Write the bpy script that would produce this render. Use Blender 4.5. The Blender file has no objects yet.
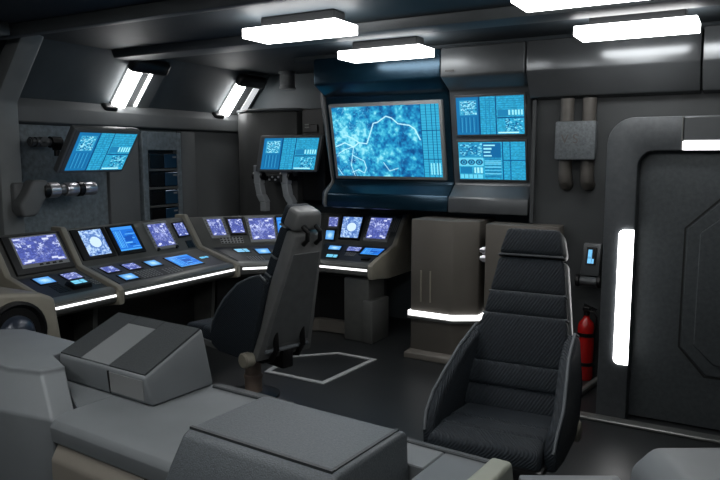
import bpy, bmesh, math, random
import numpy as np
from mathutils import Vector, Matrix

SC = bpy.context.scene
COL = SC.collection
# ------------------------------------------------------------------ camera
cd = bpy.data.cameras.new('camera'); cam = bpy.data.objects.new('camera', cd); COL.objects.link(cam)
cd.sensor_width = 36.0; cd.lens = 36.0 * 686 / 720; cd.clip_start = 0.02
cam.location = (0, 0, 1.8)
cam.rotation_euler = (math.radians(90) - math.atan(84 / 686), 0, math.radians(29.75))
SC.camera = cam
# ------------------------------------------------------------------ world, exposure, lamps
w = bpy.data.worlds.new('world'); SC.world = w; w.use_nodes = True
w.node_tree.nodes['Background'].inputs[0].default_value = (0.35, 0.42, 0.5, 1)
w.node_tree.nodes['Background'].inputs[1].default_value = 0.02
vs = SC.view_settings
vs.view_transform = 'Standard'; vs.look = 'None'; vs.exposure = 0.0; vs.gamma = 1.0; vs.use_curve_mapping = False
E_CEIL, E_FILL, E_WALL, E_DOOR, E_STRIP, E_SCREEN = 13.0, 16.0, 14.0, 7.0, 1.6, 1.15

# ------------------------------------------------------------------ helpers
def lin(c):
    c = np.asarray(c, float) / 255.0
    return np.where(c <= 0.04045, c / 12.92, ((c + 0.055) / 1.055) ** 2.4)

MATS = {}
def mat(name, rgb, rough=0.45, metal=0.0, spec=0.5, noise=0.0, nscale=40.0, bump=0.0, bscale=120.0, rvar=0.0, weave=False):
    if name in MATS: return MATS[name]
    m = bpy.data.materials.new(name); m.use_nodes = True
    nt = m.node_tree; N = nt.nodes; L = nt.links; b = N['Principled BSDF']
    c = tuple(float(v) for v in lin(rgb))
    b.inputs['Base Color'].default_value = c + (1,)
    b.inputs['Roughness'].default_value = rough; b.inputs['Metallic'].default_value = metal
    b.inputs['Specular IOR Level'].default_value = spec
    tc = N.new('ShaderNodeTexCoord')
    if noise > 0:
        t = N.new('ShaderNodeTexNoise'); t.inputs['Scale'].default_value = nscale; t.inputs['Detail'].default_value = 5
        L.new(tc.outputs['Object'], t.inputs['Vector'])
        mp = N.new('ShaderNodeMapRange'); mp.inputs['From Min'].default_value = .3; mp.inputs['From Max'].default_value = .7
        mp.inputs['To Min'].default_value = 1 - noise; mp.inputs['To Max'].default_value = 1 + noise
        L.new(t.outputs[0], mp.inputs['Value'])
        mx = N.new('ShaderNodeMix'); mx.data_type = 'RGBA'; mx.blend_type = 'MULTIPLY'; mx.inputs[0].default_value = 1
        mx.inputs[6].default_value = c + (1,); L.new(mp.outputs[0], mx.inputs[7]); L.new(mx.outputs[2], b.inputs['Base Color'])
        if rvar > 0:
            mr = N.new('ShaderNodeMapRange'); mr.inputs['To Min'].default_value = rough - rvar; mr.inputs['To Max'].default_value = rough + rvar
            L.new(t.outputs[0], mr.inputs['Value']); L.new(mr.outputs[0], b.inputs['Roughness'])
    if bump > 0:
        bp = N.new('ShaderNodeBump'); bp.inputs['Strength'].default_value = bump; bp.inputs['Distance'].default_value = .004
        if weave:
            k = N.new('ShaderNodeTexWave'); k.inputs['Scale'].default_value = bscale; k.bands_direction = 'DIAGONAL'
            k.inputs['Distortion'].default_value = 1.0
        else:
            k = N.new('ShaderNodeTexNoise'); k.inputs['Scale'].default_value = bscale; k.inputs['Detail'].default_value = 3
        L.new(tc.outputs['Object'], k.inputs['Vector'])
        L.new(k.outputs['Fac'], bp.inputs['Height'])
        L.new(bp.outputs[0], b.inputs['Normal'])
    MATS[name] = m
    return m

def emit(name, rgb, strength):
    if name in MATS: return MATS[name]
    m = bpy.data.materials.new(name); m.use_nodes = True
    b = m.node_tree.nodes['Principled BSDF']
    c = tuple(float(v) for v in lin(rgb)) + (1,)
    b.inputs['Base Color'].default_value = c
    b.inputs['Emission Color'].default_value = c; b.inputs['Emission Strength'].default_value = strength
    MATS[name] = m
    return m

def screen_mat():
    m = bpy.data.materials.new('lit_screen'); m.use_nodes = True
    nt = m.node_tree; b = nt.nodes['Principled BSDF']
    at = nt.nodes.new('ShaderNodeAttribute'); at.attribute_name = 'picture'
    b.inputs['Base Color'].default_value = (.005, .006, .008, 1); b.inputs['Roughness'].default_value = .2
    nt.links.new(at.outputs['Color'], b.inputs['Emission Color']); b.inputs['Emission Strength'].default_value = E_SCREEN
    return m
M_SCREEN = screen_mat()

WALL = mat('wall_paint', (74, 82, 86), .5, .0, .4, .12, 3, .12, 90)
WALL_TEX = mat('textured_wall_panel', (116, 126, 132), .5, .1, .5, .25, 25, .5, 45)
PILLAR = mat('pilaster_paint', (104, 107, 108), .55, 0, .3, .06, 4)
RECESSW = mat('recess_wall_paint', (56, 59, 60), .55, 0, .35, .12, 3, .1, 90)
INLAY = mat('shell_inlay', (88, 91, 92), .5, .1, .4, .1, 15)
COLUMN = mat('column_paint', (70, 71, 71), .5, 0, .4, .06, 4)
DESKP = mat('desk_panel_grey', (44, 46, 47), .4, .1, .45)
RIB = mat('rib_metal', (132, 136, 137), .5, .1, .4, .08, 5)
CEIL = mat('ceiling_panel', (50, 56, 60), .6, 0, .2, .15, 2.0)
BEAM = mat('ceiling_beam', (84, 88, 90), .55, 0, .3, .1, 4)
FLOOR = mat('floor_vinyl', (33, 35, 36), .38, 0, .45, .15, 3, .05, 200)
HOOD = mat('hood_satin_metal', (94, 97, 99), .22, .5, .5, .08, 3)
HOUSING = mat('housing_satin_metal', (82, 85, 87), .36, .4, .5, .08, 6)
NAVY = mat('navy_gloss', (17, 45, 60), .26, .6, .6, .1, 4)
DARK = mat('dark_plastic', (22, 23, 24), .4, 0, .4)
BLACK = mat('black_plastic', (11, 11, 12), .35, 0, .4)
CONS = mat('console_grey', (80, 81, 79), .42, .1, .45, .08, 12)
CONSLIP = mat('console_lip_metal', (104, 106, 104), .32, .3, .5, .06, 10)
BEIGE = mat('console_beige', (136, 132, 120), .5, .1, .4, .08, 8)
KEYS = mat('key_grey', (128, 130, 130), .5)
CAB = mat('cabinet_beige_grey', (94, 90, 84), .45, .15, .45, .06, 4)
FABRIC = mat('dark_fabric', (30, 38, 45), .7, 0, .4, .3, 70, .7, 36, weave=True)
PIPING = mat('seat_piping', (92, 98, 102), .6)
SHELL = mat('chair_shell', (106, 108, 108), .42, .1, .5, .08, 15, .1, 120)
CHROME = mat('chrome', (205, 205, 210), .3, .8)
BLUEBLACK = mat('rack_black', (18, 24, 30), .25, .2, .5)
STEEL = mat('brushed_steel', (120, 122, 124), .4, .6, .5, .12, 30)
FGREY = mat('foreground_grey', (112, 117, 120), .5, .1, .45, .05, 6)
FGREYTEX = mat('foreground_speckled', (88, 94, 98), .48, .2, .5, .2, 160, .35, 220)
FDARK = mat('hood_dark_top', (58, 62, 64), .5, .1, .45, .15, 150, .3, 220)
FLIGHT = mat('hood_light_stripe', (118, 122, 124), .45, .1, .45)
FBEIGE = mat('foreground_beige', (128, 123, 114), .55, 0, .35, .05, 8)
FGREEN = mat('armrest_olive', (146, 150, 138), .55, 0, .4)
DOORF = mat('door_frame_metal', (84, 88, 91), .4, .25, .5, .12, 30, .2, 160)
DOORL = mat('door_leaf_metal', (78, 83, 86), .36, .35, .5, .14, 40, .3, 200)
GROOVE = mat('door_groove', (14, 15, 16), .6)
RED = mat('extinguisher_red', (170, 22, 20), .25, 0, .6)
PIPE = mat('pipe_brown_grey', (80, 77, 73), .5, .2, .4, .1, 20)
CLAMP = mat('clamp_plate', (90, 95, 98), .6, .2, .4, .25, 60, .5, 90)
VOID = mat('dark_window_glass', (3, 3, 4), .15, 0, .3)
MARK = mat('floor_paint_grey', (168, 170, 170), .5)
WHITE_C = emit('ceiling_lamp_white', (255, 255, 255), E_CEIL)
WHITE_FILL = emit('rear_ceiling_lamp_white', (255, 255, 255), E_FILL)
WHITE_W = emit('wall_lamp_white', (255, 255, 255), E_WALL)
WHITE_D = emit('door_lamp_white', (255, 255, 255), E_DOOR)
WHITE_S = emit('strip_lamp_white', (255, 255, 255), E_STRIP)

class MB:
    def __init__(s): s.bm = bmesh.new()
    def hexa(s, p):
        v = [s.bm.verts.new(q) for q in p]
        for f in ((3, 2, 1, 0), (4, 5, 6, 7), (0, 1, 5, 4), (1, 2, 6, 5), (2, 3, 7, 6), (3, 0, 4, 7)):
            s.bm.faces.new([v[i] for i in f])
        return s
    def box(s, x0, y0, z0, x1, y1, z1, M=None):
        p = [Vector(q) for q in ((x0, y0, z0), (x1, y0, z0), (x1, y1, z0), (x0, y1, z0), (x0, y0, z1), (x1, y0, z1), (x1, y1, z1), (x0, y1, z1))]
        if M is not None: p = [M @ q for q in p]
        return s.hexa(p)
    def loft(s, rings, closed=True, cap=True):
        R = [[s.bm.verts.new(q) for q in r] for r in rings]
        n = len(R[0])
        for a, b in zip(R[:-1], R[1:]):
            for i in range(n if closed else n - 1):
                j = (i + 1) % n
                s.bm.faces.new((a[i], a[j], b[j], b[i]))
        if cap:
            s.bm.faces.new(R[0][::-1]); s.bm.faces.new(R[-1])
        return s
    def prism(s, pts, vec):
        vec = Vector(vec)
        return s.loft([[Vector(p) for p in pts], [Vector(p) + vec for p in pts]])
    def cyl(s, p0, p1, r0, r1=None, n=20):
        p0, p1 = Vector(p0), Vector(p1); r1 = r0 if r1 is None else r1
        d = (p1 - p0).normalized(); a = d.orthogonal().normalized(); b = d.cross(a)
        rg = lambda p, r: [p + r * (math.cos(2 * math.pi * i / n) * a + math.sin(2 * math.pi * i / n) * b) for i in range(n)]
        return s.loft([rg(p0, r0), rg(p1, r1)])
    def lathe(s, base, axis, prof, n=24):
        base = Vector(base); d = Vector(axis).normalized(); a = d.orthogonal().normalized(); b = d.cross(a)
        return s.loft([[base + h * d + max(r, .0005) * (math.cos(2 * math.pi * i / n) * a + math.sin(2 * math.pi * i / n) * b) for i in range(n)] for h, r in prof])
    def tube(s, pts, r, n=10):
        pts = [Vector(p) for p in pts]; rings = []
        for i, p in enumerate(pts):
            d = (pts[min(i + 1, len(pts) - 1)] - pts[max(i - 1, 0)]).normalized()
            a = d.cross(Vector((.3, .5, .81))).normalized(); b = d.cross(a)
            rings.append([p + r * (math.cos(2 * math.pi * k / n) * a + math.sin(2 * math.pi * k / n) * b) for k in range(n)])
        return s.loft(rings)
    def bevel(s, wd, seg=2, ang=25):
        bmesh.ops.recalc_face_normals(s.bm, faces=s.bm.faces[:])
        es = [e for e in s.bm.edges if len(e.link_faces) == 2 and e.calc_face_angle(0) > math.radians(ang)]
        if es: bmesh.ops.bevel(s.bm, geom=es, offset=wd, segments=seg, profile=.5, affect='EDGES', clamp_overlap=True)
        return s

def rootm(o):
    while o is not None and o.parent is not None: o = o.parent
    return Matrix.Identity(4) if o is None else Matrix.Translation(o.location) @ o.rotation_euler.to_matrix().to_4x4()

def obj(name, mb, m, parent=None, world=False, smooth=True, label=None):
    bm = mb.bm
    if world and parent is not None: bm.transform(rootm(parent).inverted())
    bmesh.ops.recalc_face_normals(bm, faces=bm.faces[:])
    me = bpy.data.meshes.new(name); bm.to_mesh(me); bm.free()
    if smooth:
        for p in me.polygons: p.use_smooth = True
        me.set_sharp_from_angle(angle=math.radians(32))
    me.materials.append(m)
    o = bpy.data.objects.new(name, me); COL.objects.link(o)
    if parent is not None: o.parent = parent
    if label: o['label'] = label
    return o

def thing(name, label, cat, loc=(0, 0, 0), rz=0.0, group=None):
    o = bpy.data.objects.new(name, None); COL.objects.link(o); o.empty_display_size = .05
    o.location = loc; o.rotation_euler = (0, 0, rz)
    o['label'] = label; o['category'] = cat
    if group: o['group'] = group
    return o

def tag(o, label, cat, group=None):
    o['label'] = label; o['category'] = cat
    if group: o['group'] = group
    return o

def struct(name, mb, m, parent=None, smooth=True):
    o = obj(name, mb, m, parent, smooth=smooth)
    o['kind'] = 'structure'
    return o

def copy_tree(o, parent=None):
    c = o.copy(); COL.objects.link(c)
    if parent is not None: c.parent = parent
    for ch in [x for x in bpy.data.objects if x.parent == o]: copy_tree(ch, c)
    return c

# ------------------------------------------------------------------ pictures shown on the screens
RNG = np.random.default_rng(7)
def vnoise(h, wd, cells, rng):
    gy, gx = max(2, int(cells * h / max(h, wd))) + 2, max(2, int(cells * wd / max(h, wd))) + 2
    g = rng.random((gy, gx))
    y = np.linspace(0, gy - 1.001, h); x = np.linspace(0, gx - 1.001, wd)
    yi, xi = y.astype(int), x.astype(int); fy, fx = (y - yi)[:, None], (x - xi)[None, :]
    fy, fx = fy * fy * (3 - 2 * fy), fx * fx * (3 - 2 * fx)
    a = g[yi][:, xi]; b = g[yi][:, xi + 1]; c = g[yi + 1][:, xi]; d = g[yi + 1][:, xi + 1]
    return (a * (1 - fx) + b * fx) * (1 - fy) + (c * (1 - fx) + d * fx) * fy
def fbm(h, wd, cells, rng, octv=4):
    t = np.zeros((h, wd)); s = 0
    for i in range(octv):
        t += vnoise(h, wd, cells * 2 ** i, rng) * .6 ** i; s += .6 ** i
    return t / s
def ramp(f, cols):
    f = np.clip(f, 0, 1) * (len(cols) - 1); i = np.minimum(f.astype(int), len(cols) - 2); t = (f - i)[..., None]
    c = np.array(cols, float)
    return c[i] * (1 - t) + c[i + 1] * t
def rct(a, u0, v0, u1, v1, c, k=1.0):       # v runs up
    h, wd = a.shape[:2]
    y0, y1 = int(round((1 - v1) * h)), int(round((1 - v0) * h)); x0, x1 = int(round(u0 * wd)), int(round(u1 * wd))
    y1 = max(y1, y0 + 1); x1 = max(x1, x0 + 1)
    a[y0:y1, x0:x1] = a[y0:y1, x0:x1] * (1 - k) + np.array(c, float) * k
def line(a, pts, c, r=1.0):
    h, wd = a.shape[:2]; yy, xx = np.mgrid[0:h, 0:wd]
    best = np.full((h, wd), 1e9)
    P = [(u * wd, (1 - v) * h) for u, v in pts]
    for (x0, y0), (x1, y1) in zip(P[:-1], P[1:]):
        dx, dy = x1 - x0, y1 - y0; t = np.clip(((xx - x0) * dx + (yy - y0) * dy) / (dx * dx + dy * dy + 1e-9), 0, 1)
        best = np.minimum(best, np.hypot(xx - x0 - t * dx, yy - y0 - t * dy))
    k = np.clip(1.2 * r - best + .4, 0, 1)[..., None]
    a[:] = a * (1 - k) + np.array(c, float) * k

def pic_map():
    h, wd = 112, 170; r = np.random.default_rng(3)
    f = fbm(h, wd, 11, r, 5); g = vnoise(h, wd, 60, r)
    f = (f - .5) * 1.6 + .50 + (g - .5) * .42 + (vnoise(h, wd, 28, r) - .5) * .35
    xx = np.linspace(0, 1, wd)[None, :]; yy = np.linspace(0, 1, h)[:, None]
    f = f + .30 * np.exp(-((xx - .16) ** 2 + (yy - .45) ** 2) / .05) - .16 * np.exp(-((xx - .5) ** 2 + (yy - .5) ** 2) / .05)
    a = ramp(f, [(10, 76, 132), (16, 106, 164), (30, 140, 190), (66, 182, 214), (140, 222, 238)])
    for cells, th, kk, lim in ((14, .012, .55, .42), (22, .014, .4, .36), (9, .006, .35, .84)):
        rv = np.abs(fbm(h, wd, cells, r, 3) - .5); m = np.clip(1 - rv / th, 0, 1) * np.clip((lim - xx) * 8, 0, 1) * kk
        a = a * (1 - m[..., None]) + np.array((190, 238, 250)) * m[..., None]
    riv = np.abs(fbm(h, wd, 6, r, 4) - .5); m = np.clip(1 - riv / .014, 0, 1) * np.clip((.5 - xx) * 3, 0, 1)
    a = a * (1 - m[..., None] * .7) + np.array((160, 232, 246)) * m[..., None] * .7
    q = lambda L: [((x - 42 - (y - 75) * .115) / 572, 1 - (y - 72) / 375) for x, y in L]
    cc = (190, 240, 250)
    line(a, q([(70, 282), (120, 262), (170, 285), (200, 262), (245, 268), (262, 215), (278, 160), (300, 156), (345, 125), (375, 135), (410, 165), (470, 175), (500, 195), (530, 250)]), cc, .85)
    for L in ([(170, 285), (165, 330), (195, 345), (232, 362), (245, 400), (235, 428), (200, 410), (165, 425)], [(165, 330), (158, 385), (182, 445)], [(80, 400), (110, 440)], [(85, 320), (120, 300), (165, 285)], [(120, 220), (160, 235), (200, 262)], [(340, 370), (375, 415), (420, 400)]):
        line(a, q(L), cc, .6)
    rct(a, .835, 0, 1, 1, (52, 168, 206))
    for v in np.linspace(.03, .97, 26): rct(a, .84, v, 1, v + .008, (28, 128, 176), .5 + .5 * r.random())
    for u in (.835, .885, .93, .965): rct(a, u, 0, u + .006, 1, (12, 84, 132))
    for v in (.24, .64): rct(a, .835, v, 1, v + .012, (10, 70, 118))
    for k in range(4): rct(a, .9 + k * .025, .04, .912 + k * .025, .2, (140, 226, 242))
    for u in (.12, .26, .62): rct(a, u, 0, u + .004, 1, (90, 190, 224), .35)
    return a

def pic_panels(seed, lower=False):
    h, wd = 84, 116; r = np.random.default_rng(seed)
    a = np.ones((h, wd, 3)) * np.array((44, 156, 196.))
    a *= (1 + (vnoise(h, wd, 50, r) - .5) * .25)[..., None]
    if not lower:
        rct(a, 0, 0, .34, 1, (24, 112, 166)); rct(a, .05, .52, .31, .92, (60, 164, 204))
        for _ in range(130):
            u, v = .06 + r.random() * .23, .53 + r.random() * .36; rct(a, u, v, u + .02, v + .02, (150, 222, 240) if r.random() < .55 else (18, 96, 150))
        for k in range(9): rct(a, .05 + k * .03, .06, .06 + k * .03, .46, (60, 158, 204) if k % 2 else (14, 86, 140))
        for u in (.34, .585): rct(a, u, 0, u + .022, 1, (10, 72, 122))
        for v in np.linspace(.06, .94, 16): rct(a, .36, v, .58, v + .012, (26, 128, 178))
        for u in (.44, .5): rct(a, u, 0, u + .01, 1, (24, 120, 172))
        for v in np.linspace(.68, .98, 6): rct(a, .61, v, 1, v + .012, (24, 122, 172))
        rct(a, .62, .48, .8, .64, (30, 124, 172))
        for k in range(5): rct(a, .78 + k * .045, .5, .805 + k * .045, .63, (150, 230, 244))
        rct(a, .61, .42, 1, .455, (14, 82, 132))
        for _ in range(90):
            u, v = .72 + r.random() * .24, .06 + r.random() * .32; rct(a, u, v, u + .022, v + .025, (14, 92, 146) if r.random() < .6 else (120, 214, 238))
        rct(a, .62, .02, .92, .06, (176, 238, 248))
    else:
        rct(a, .66, 0, .68, 1, (10, 80, 130)); rct(a, .78, 0, .795, 1, (14, 90, 142))
        for v in np.linspace(.05, .95, 12): rct(a, .68, v, 1, v + .012, (30, 134, 182))
        rct(a, .66, .5, 1, .52, (10, 80, 130))
        rct(a, .02, .6, .36, .98, (40, 142, 188))
        for _ in range(110):
            u, v = .02 + r.random() * .32, .62 + r.random() * .34; rct(a, u, v, u + .03, v + .02, (16, 92, 146) if r.random() < .5 else (120, 214, 238))
        rct(a, .37, .58, .65, .98, (18, 100, 156))
        for k in range(4): rct(a, .39, .62 + k * .09, .47 + .14 * r.random(), .66 + k * .09, (150, 228, 244))
        rct(a, .0, .36, .38, .58, (104, 204, 232))
        for cx in (.07, .19, .31):
            yy, xx = np.mgrid[0:h, 0:wd]; d = np.hypot(xx - cx * wd, yy - (1 - .47) * h)
            a[d < 6.4] = (12, 76, 124); a[d < 4.0] = (60, 160, 200); a[d < 2.0] = (12, 76, 124)
        for v in np.linspace(.06, .54, 12): rct(a, .4, v, .65, v + .018, (16, 92, 148) if r.random() < .6 else (110, 200, 230))
        rct(a, .02, .16, .2, .33, (24, 118, 168))
        for k in range(3): rct(a, .23 + k * .05, .17, .26 + k * .05, .32, (160, 232, 246))
        rct(a, 0, .02, .36, .13, (100, 206, 234))
        for k in range(5): rct(a, .07 * k, .02, .07 * k + .008, .13, (20, 100, 152))
    return a

def pic_purple(seed, radial=False):
    h, wd = 54, 60; r = np.random.default_rng(seed)
    a = np.ones((h, wd, 3)) * np.array((76, 88, 162.)); a *= (1 + (vnoise(h, wd, 30, r) - .5) * .35)[..., None]
    f = fbm(h, wd, 9, r, 3); y = np.linspace(0, 1, h)[:, None]
    s = np.clip((f - .50) * 8, 0, 1) * (vnoise(h, wd, 56, r) > .42)
    band = .35 + .65 * np.exp(-((y - .38) / .22) ** 2)
    a = a * (1 - (s * band)[..., None]) + np.array((206, 216, 248)) * (s * band)[..., None]
    if radial:
        for k in range(13):
            t = k * math.pi / 12; line(a, [(.5, .42), (.5 + .46 * math.cos(t), .42 + .5 * math.sin(t))], (150, 160, 224), .35)
    for u, v in ((.08, .93), (.85, .95), (.72, .87), (.12, .06), (.88, .07), (.2, .1), (.76, .13)):
        rct(a, u - .07, v - .03, u + .08, min(1, v + .04), (226, 232, 255), .85)
    return a
def pic_circle(seed):
    h, wd = 54, 44; r = np.random.default_rng(seed)
    f = fbm(h, wd, 14, r, 3)
    a = ramp((f - .5) * 2.4 + .5, [(70, 104, 176), (112, 150, 210), (190, 216, 244)])
    for u in (.06, .9): rct(a, u, .05, u + .03, .95, (190, 214, 244), .6)
    for k in range(12): rct(a, .1, .06 + k * .075, .16 + .1 * r.random(), .075 + k * .075, (206, 226, 250), .7)
    yy, xx = np.mgrid[0:h, 0:wd]; d = np.hypot((xx - .52 * wd) / wd / .25, (yy - .48 * h) / h / .21)
    a[d < 1.25] = (94, 132, 196); a[d < 1.0] = (206, 230, 248)
    return a
def pic_lines(seed, flat=False):
    h, wd = 48, 48; r = np.random.default_rng(seed)
    a = np.ones((h, wd, 3)) * np.array((34, 112, 214.))
    rct(a, 0, 0, 1, .06, (70, 160, 240)); rct(a, 0, .88, 1, 1, (62, 146, 236))
    for k in range(4): rct(a, .06 + .07 * k, .12, .09 + .07 * k, .84, (96, 190, 250))
    for k in range(8):
        u, v = .38 + r.random() * .3, .12 + k * .09; rct(a, u, v, min(1, u + .2 + r.random() * .3), v + .03, (20, 74, 160) if k % 2 else (110, 196, 250))
    rct(a, .44, .38, .8, .58, (24, 84, 178)); rct(a, .36, .1, .375, .86, (110, 196, 250))
    return a
def pic_light(seed):
    h, wd = 24, 32; r = np.random.default_rng(seed)
    yy, xx = np.mgrid[0:h, 0:wd]; d = np.exp(-(((xx / wd - .5) / .4) ** 2 + ((yy / h - .5) / .4) ** 2))
    a = ramp(d * .9 + (vnoise(h, wd, 22, r) - .5) * .3, [(74, 140, 214), (120, 186, 236), (206, 234, 250)])
    return a
def pic_flat(rgb):
    a = np.ones((6, 12, 3)) * np.array(rgb, float); rct(a, .62, 0, .68, 1, np.array(rgb) * .6); rct(a, 0, .45, 1, .55, np.array(rgb) * .85)
    return a

def screen(parent, P, rect_, h, pic, label, name='screen'):
    """lit picture on a patch P(s,t) at height h above it"""
    s0, t0, s1, t1 = rect_; H, W = pic.shape[:2]
    n = pnorm(P)
    L = np.clip(lin(np.clip(pic, 0, 255)), 0, 1)
    vs_, fs = [], []
    for j in range(H + 1):
        for i in range(W + 1):
            p = P(s0 + (s1 - s0) * i / W, t1 + (t0 - t1) * j / H) + n * h
            vs_.append(p)
    inv = rootm(parent).inverted()
    vs_ = [tuple(inv @ v) for v in vs_]
    for j in range(H):
        for i in range(W):
            a = j * (W + 1) + i; fs.append((a + W + 1, a + W + 2, a + 1, a))
    me = bpy.data.meshes.new(name); me.from_pydata(vs_, [], fs)
    ca = me.color_attributes.new('picture', 'FLOAT_COLOR', 'CORNER')
    c = np.ones((H * W, 4, 4), np.float32); c[:, :, :3] = L.reshape(-1, 1, 3)
    ca.data.foreach_set('color', c.ravel())
    me.materials.append(M_SCREEN)
    o = bpy.data.objects.new(name, me); COL.objects.link(o); o.parent = parent
    o['label'] = label
    return o

def patch(a, b, c, d):
    a, b, c, d = Vector(a), Vector(b), Vector(c), Vector(d)
    return lambda s, t: (a * (1 - s) + b * s) * (1 - t) + (d * (1 - s) + c * s) * t
def pnorm(P): return (P(1, .5) - P(0, .5)).cross(P(.5, 1) - P(.5, 0)).normalized()
def slab(mb, P, rect_, h0, h1, inset=0.0):
    s0, t0, s1, t1 = rect_; n = pnorm(P)
    lo = [P(s0, t0), P(s1, t0), P(s1, t1), P(s0, t1)]; c = sum(lo, Vector()) / 4
    hi = [p + (c - p).normalized() * inset for p in lo]
    return mb.hexa([p + n * h0 for p in lo] + [p + n * h1 for p in hi])
def grow(P, r, m):
    du = (P(1, .5) - P(0, .5)).length; dv = (P(.5, 1) - P(.5, 0)).length
    return (max(r[0] - m / du, .004), max(r[1] - m / dv, .004), min(r[2] + m / du, .996), min(r[3] + m / dv, .996))

def display(root, P, r, pic, label, margin=.012, h=.01, bm=None, buttons=0, bez=None):
    mb = MB(); slab(mb, P, bez or grow(P, r, margin), -.002, h, .004)
    d = obj('display', mb, bm or BLACK, root, world=True)
    screen(d, P, r, h + .0012, pic, label)
    if buttons:
        g = grow(P, r, margin * .52); n = pnorm(P)
        du = (P(1, .5) - P(0, .5)).length; dv = (P(.5, 1) - P(.5, 0)).length
        for k in range(buttons):
            t = r[1] + (r[3] - r[1]) * (k + .5) / buttons
            for s in (g[0], g[2]):
                kb = MB(); slab(kb, P, (s - .004 / du, t - .005 / dv, s + .004 / du, t + .005 / dv), h - .001, h + .004)
                obj('button', kb, BLACK, d, world=True, smooth=False)
    return d
def keypad(root, P, r, nx, ny, m=None, base=None, name='keypad'):
    mb = MB(); slab(mb, P, r, -.002, .004, .002)
    k = obj(name, mb, base or DARK, root, world=True)
    kb = MB()
    for i in range(nx):
        for j in range(ny):
            s0 = r[0] + (r[2] - r[0]) * (i + .2) / nx; s1 = r[0] + (r[2] - r[0]) * (i + .8) / nx
            t0 = r[1] + (r[3] - r[1]) * (j + .2) / ny; t1 = r[1] + (r[3] - r[1]) * (j + .8) / ny
            slab(kb, P, (s0, t0, s1, t1), .003, .007, .001)
    obj('keys', kb, m or KEYS, k, world=True)
    return k

# ================================================================== the setting
struct('floor', MB().box(-6.4, -1.7, -.1, 2.7, 7.0, 0), FLOOR, smooth=False)
struct('ceiling', MB().box(-6.4, -1.7, 2.75, 2.7, 7.0, 2.85), CEIL, smooth=False)
# left wall: upright below, leaning in above
pw = [(-5.5, 0, 0), (-5.5, 0, 2.26), (-5.1, 0, 2.75), (-6.2, 0, 2.75), (-6.2, 0, 0)]
struct('wall_left', MB().prism([(x, 3.55, z) for x, _, z in pw], (0, 3.4, 0)), WALL, smooth=False)
struct('wall_back', MB().box(-5.5, 6.75, 0, -1.6, 6.95, 2.75), WALL, smooth=False)
struct('wall_recess', MB().box(-1.6, 5.7, 0, 2.6, 6.95, 2.75), RECESSW, smooth=False)
struct('wall_right', MB().box(2.55, -1.6, 0, 2.7, 5.7, 2.75), WALL, smooth=False)
struct('wall_rear', MB().box(-6.2, -1.7, 0, 2.6, -1.55, 2.75), WALL, smooth=False)
# bay nearer the camera on the left: a dark window
struct('wall_left_bay', MB().box(-6.2, -1.55, 0, -5.5, 3.4, 1.0), WALL, smooth=False)
struct('window_1', MB().box(-6.1, -1.55, 1.0, -6.0, 3.4, 2.75), VOID, smooth=False)
rb = MB()
prof = [(-5.56, .0), (-5.33, .0), (-5.33, 2.24), (-4.93, 2.745), (-5.12, 2.745), (-5.56, 2.26)]
rb.prism([(x, 3.42, z) for x, z in prof], (0, .2, 0)).bevel(.025, 2)
struct('trim_1', rb, RIB)
# ledge where the wall starts to lean, and its panels
struct('trim_2', MB().prism([(-5.5, 3.62, 2.07), (-5.40, 3.62, 2.09), (-5.40, 3.62, 2.22), (-5.47, 3.62, 2.30), (-5.5, 3.62, 2.28)], (0, 3.1, 0)).bevel(.008, 1), PILLAR)
struct('trim_3', MB().box(-5.5, 3.62, .2, -5.47, 4.6, 2.07), WALL_TEX, smooth=False)
struct('trim_4', MB().box(-5.5, 4.6, .2, -5.43, 4.98, 2.07).bevel(.015, 2), PILLAR)
struct('trim_5', MB().box(-5.5, 5.56, .2, -5.41, 5.78, 2.07).bevel(.02, 2), PILLAR)
struct('trim_6', MB().box(-5.5, 5.80, .2, -5.46, 6.75, 2.07), PILLAR, smooth=False)
# cross beams under the ceiling
for k, (y, wd, zb) in enumerate(((.6, .16, 2.67), (2.0, .16, 2.67), (3.26, .14, 2.67), (4.56, .32, 2.68))):
    struct('trim_%d' % (7 + k), MB().prism([(-5.11, y - wd / 2, 2.75), (-5.11, y - wd / 2 + .03, zb), (-5.11, y + wd / 2 - .03, zb), (-5.11, y + wd / 2, 2.75)], (7.6, 0, 0)).bevel(.012, 2), BEAM)
struct('trim_15', MB().box(-4.95, -1.5, 2.66, -4.70, 3.16, 2.75).bevel(.012, 2), BEAM)
# overhead hood along the right part of the back wall
def hood_profile(A, dA, B, dB, prof, mb):
    f = lambda A, d: [Vector((A[0] + d[0] * p, A[1] + d[1] * p, z)) for p, z in prof]
    return mb.loft([f(A, dA), f(B, dB)])
hp = [(5.47, 2.70), (5.47, 2.46), (5.60, 2.27), (5.72, 2.25), (5.72, 2.70)]
struct('trim_11', hood_profile((-1.615, 0), (0, 1), (-.37, 0), (0, 1), hp, MB()).bevel(.012, 2), HOOD)
struct('trim_12', hood_profile((-.36, 0), (0, 1), (2.55, 0), (0, 1), hp, MB()).bevel(.012, 2), HOOD)
struct('trim_13', MB().box(-3.95, 5.62, 2.70, 2.55, 6.75, 2.75), CEIL, smooth=False)
struct('trim_14', MB().box(-1.60, 5.64, 1.25, -1.57, 5.7, 2.25), RECESSW, smooth=False)

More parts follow.
